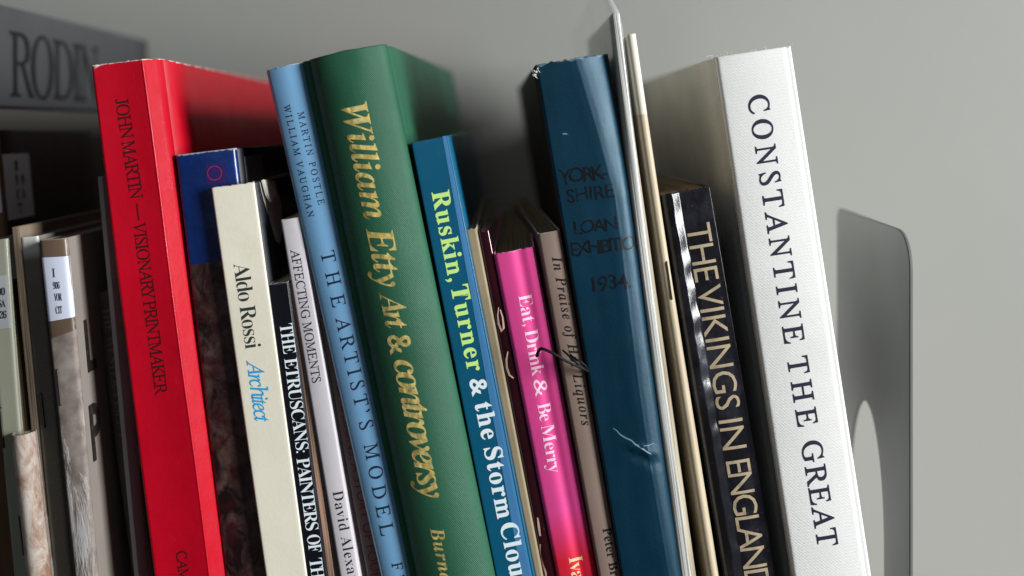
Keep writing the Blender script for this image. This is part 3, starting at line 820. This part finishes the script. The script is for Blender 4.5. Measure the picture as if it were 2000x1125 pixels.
def side_text(bk, text, face, y0, y1, vb, cap, mat, off=0.0, rot=False, name='title_lettering', lift=0.00025):
    bm = text_mesh(text, face, y1 - y0, cap, off)
    for q in bm.verts:
        v = vb - q.co.y; q.co = Vector((bk.width(v) + lift, y0 + q.co.x, bk.H - v))
    for f in bm.faces:
        f.normal_update()
        if f.normal.x < 0: f.normal_flip()
    me = bpy.data.meshes.new(name); bm.to_mesh(me); bm.free(); me.materials.append(mat); return link(bpy.data.objects.new(name, me), bk.root)
side_text(lp, 'L', 'sans', 0.0065, 0.0135, 0.0435, 0.0155, LPK, 0.03)
side_text(lp, 'P', 'sans', 0.0045, 0.0125, 0.0715, 0.0165, LPK, 0.03)

# sleeved grey pamphlet
k = N('sleeved_grey_card'); c = k.mix(k.ramp(k.noise(30, 4), 0.35, 0.65), (96, 98, 94), (124, 126, 120)); k.color(c)
k.set(rough=0.15, spec=0.6, coat=0.6, normal=k.bump(k.noise(40, 3), 0.3, 0.002)); SG = k.m
zc = zcol('sleeved_grey_zone', (112, 106, 96), [(0.006, (214, 214, 206), 0.0016)], 0.2545, rough=0.25, coat=0.5, var=0.15)
sp_ = Book('sleeved_pamphlet', (40, 464), (74, 461), (104, 1125), (140, 1125), 'grey pamphlet in a clear sleeve with a pale head, left of the labelled one', D=0.13, Y=0.0045,
     r=(0.0009, 0.0009), t=0.0003, spine=zc, cover=gc, pages=PAGES_D, cat='pamphlet', nu=10)
staple(sp_, (80, 770), (87, 832), r=0.0004)
m = sheet_mat('brown_leaf_card', (120, 104, 88), rough=0.7, var=0.2)
lf = Book('thin_pamphlet', (22, 444), (36, 442), (88, 1125), (102, 1125), 'thin brownish pamphlet between two pale ones at the left', D=0.14, Y=0.004, r=(0.0004, 0.0004),
     t=0.0003, spine=page_mat('brown_edge_leaves', (150, 132, 110), (66, 56, 48)), cover=m, pages=PAGES_D, cat='pamphlet', nu=8)
m = sheet_mat('pale_green_cream_card', (146, 146, 132), rough=0.45, var=0.08, stain=(140, 150, 90), stain_amt=0.3, coat=0.3)
pa = Book('paperback_pamphlet', (-26, 470), (14, 466), (44, 1125), (84, 1125), 'pale cream pamphlet at the far left edge with a blurred grey label', D=0.14, Y=0.004, r=(0.001, 0.001),
     t=0.0003, spine=m, pages=PAGES_D, cat='pamphlet', nu=10, bow=-18)
pa.patch([(-22, 540), (14, 537), (22, 640), (-14, 644)], sheet_mat('greyish_label', (164, 166, 168), rough=0.4), 'label', 0.0002)
for tx, a, b, cp in (('90', (-4, 577), (11, 576), 14), ('SA', (-2, 600), (12, 599), 14), ('26', (1, 622), (14, 621), 14)):
    pa.write(tx, 'bold', a, b, cp, DG, name='label_lettering', lift=0.0003)
staple(pa, (2, 798), (8, 872), r=0.0003)
# marbled short roll-backed booklet
k = N('marbled_paper'); mb = k.ramp(k.noise(150, 7, 0.75, stretch=(1.3, 1, 0.6), dist=0.5), 0.40, 0.62)
c = k.mix(mb, (186, 176, 166), (132, 98, 74)); k.color(c); k.set(rough=0.7, normal=k.bump(k.noise(500, 4), 0.3, 0.0002)); MB = k.m
ma = Book('marbled_booklet', (14, 852), (60, 840), (44, 1125), (92, 1125), 'short booklet in white and tan marbled paper at the lower left', D=0.11, Y=0.000, r=(0.0035, 0.0035),
     t=0.0004, spine=MB, cover=MB, pages=PAGES, cat='booklet', nu=14, bulge=0.001, lift=0.0)
staple(ma, (35, 1012), (42, 1086), r=0.0003)

# brown book with wrapped label, at the far left
m = sheet_mat('tan_brown_board', (92, 66, 44), rough=0.5, var=0.25); md = sheet_mat('dark_brown_board', (44, 26, 20), rough=0.55, var=0.25)
bl_ = Book('labelled_book', (-104, 262), (-8, 254), (-24, 1125), (72, 1125), 'dark brown book with a pale label round its spine, far left below the grey book', D=0.10, Y=0.034,
     r=(0.001, 0.0015), t=0.0018, spine=m, cover=md, pages=PAGES_D, hard=True, yaw=4, nu=12)
LB2 = sheet_mat('lilac_white_label', (200, 202, 212), rough=0.4, var=0.02)
bl_.side_poly([(0.0016, 0.0087), (0.026, 0.0087), (0.026, 0.032), (0.0016, 0.032)], LB2, 'label', 0.0002)
bl_.patch([(-54, 303), (-3, 301), (10, 414), (-40, 420)], LB2, 'label', 0.0002)
for i, tx in enumerate(('I', '90', 'CA', '7')): side_text(bl_, tx, 'bold', 0.011, 0.019 if len(tx) > 1 else 0.015, 0.0145 + 0.0052 * i, 0.0033, DG, name='label_lettering', lift=0.0004)

# big grey book whose cover faces right
k = N('grey_printed_cover'); x, y, z = k.xyz()
RH = 0.0455 - SHELF
c = k.mix(k.ramp(k.noise(20, 4), 0.3, 0.7), (68, 69, 72), (76, 77, 80))
c = k.mix(k.ramp(z, RH - 0.0375, RH - 0.0371), (98, 96, 91), c)
k.color(c); k.set(rough=0.4, spec=0.4, normal=k.bump(k.noise(200, 3), 0.1, 0.0004)); RM = k.m
Yr = 0.03; kx = (DIST + Yr) / DIST
def PX(X, Z, Y): q = DIST / (DIST + Y); return (HX + X * S * q, HY - Z * S * q)
rod = Book('art_book', PX(-0.217, 0.0455, Yr), PX(-0.185, 0.0455, Yr), PX(-0.217, -0.14, Yr), PX(-0.185, -0.14, Yr),
     'large grey book at the far left, dark capitals on its cover', D=0.187, Y=Yr, r=(0.001, 0.001), t=0.0022, spine=RM, cover=RM, pages=PAGES, hard=True)
RI = ink_mat('dark_cover_print', (22, 22, 27))
side_text(rod, 'RODIN', 'roman', 0.0335, 0.120, 0.0335, 0.0245, RI, 0.004)
rod.side_poly([(0.001, 0.0372), (0.186, 0.0372), (0.186, 0.0385), (0.001, 0.0385)], RI, 'rule_line', 0.0002)

# ------------------------------------------------------------------ black wire clip between pink and grey-pink spines
k = N('black_plastic'); k.color((0.004, 0.004, 0.005)); k.set(rough=0.6, spec=0.25); BP = k.m
base = P(1146, 726, -0.001)
clip = bpy.data.objects.new('wire_clip', None); COL.objects.link(clip); clip.location = base
tag(clip, 'bent black wire clip sticking out over the bright pink spine', 'clip')
def W(px, py, Y): return P(px, py, Y) - base
tube('wire_strand', [W(1049, 696, -0.0035), W(1051, 688, -0.0045), W(1058, 681, -0.006), W(1080, 690, -0.0065), W(1100, 702, -0.006), W(1120, 712, -0.005), W(1142, 722, -0.003), W(1150, 727, 0.000)], [0.00055, 0.0004], BP, clip)
tube('wire_strand', [W(1099, 684, -0.0018), W(1108, 692, -0.003), W(1120, 703, -0.004), W(1132, 714, -0.004), W(1146, 724, -0.002)], [0.0003, 0.0005], BP, clip)
tube('wire_strand', [W(1114, 692, -0.002), W(1122, 700, -0.0035), W(1133, 706, -0.004), W(1144, 716, -0.003), W(1149, 727, 0.0)], [0.0003, 0.00045], BP, clip)
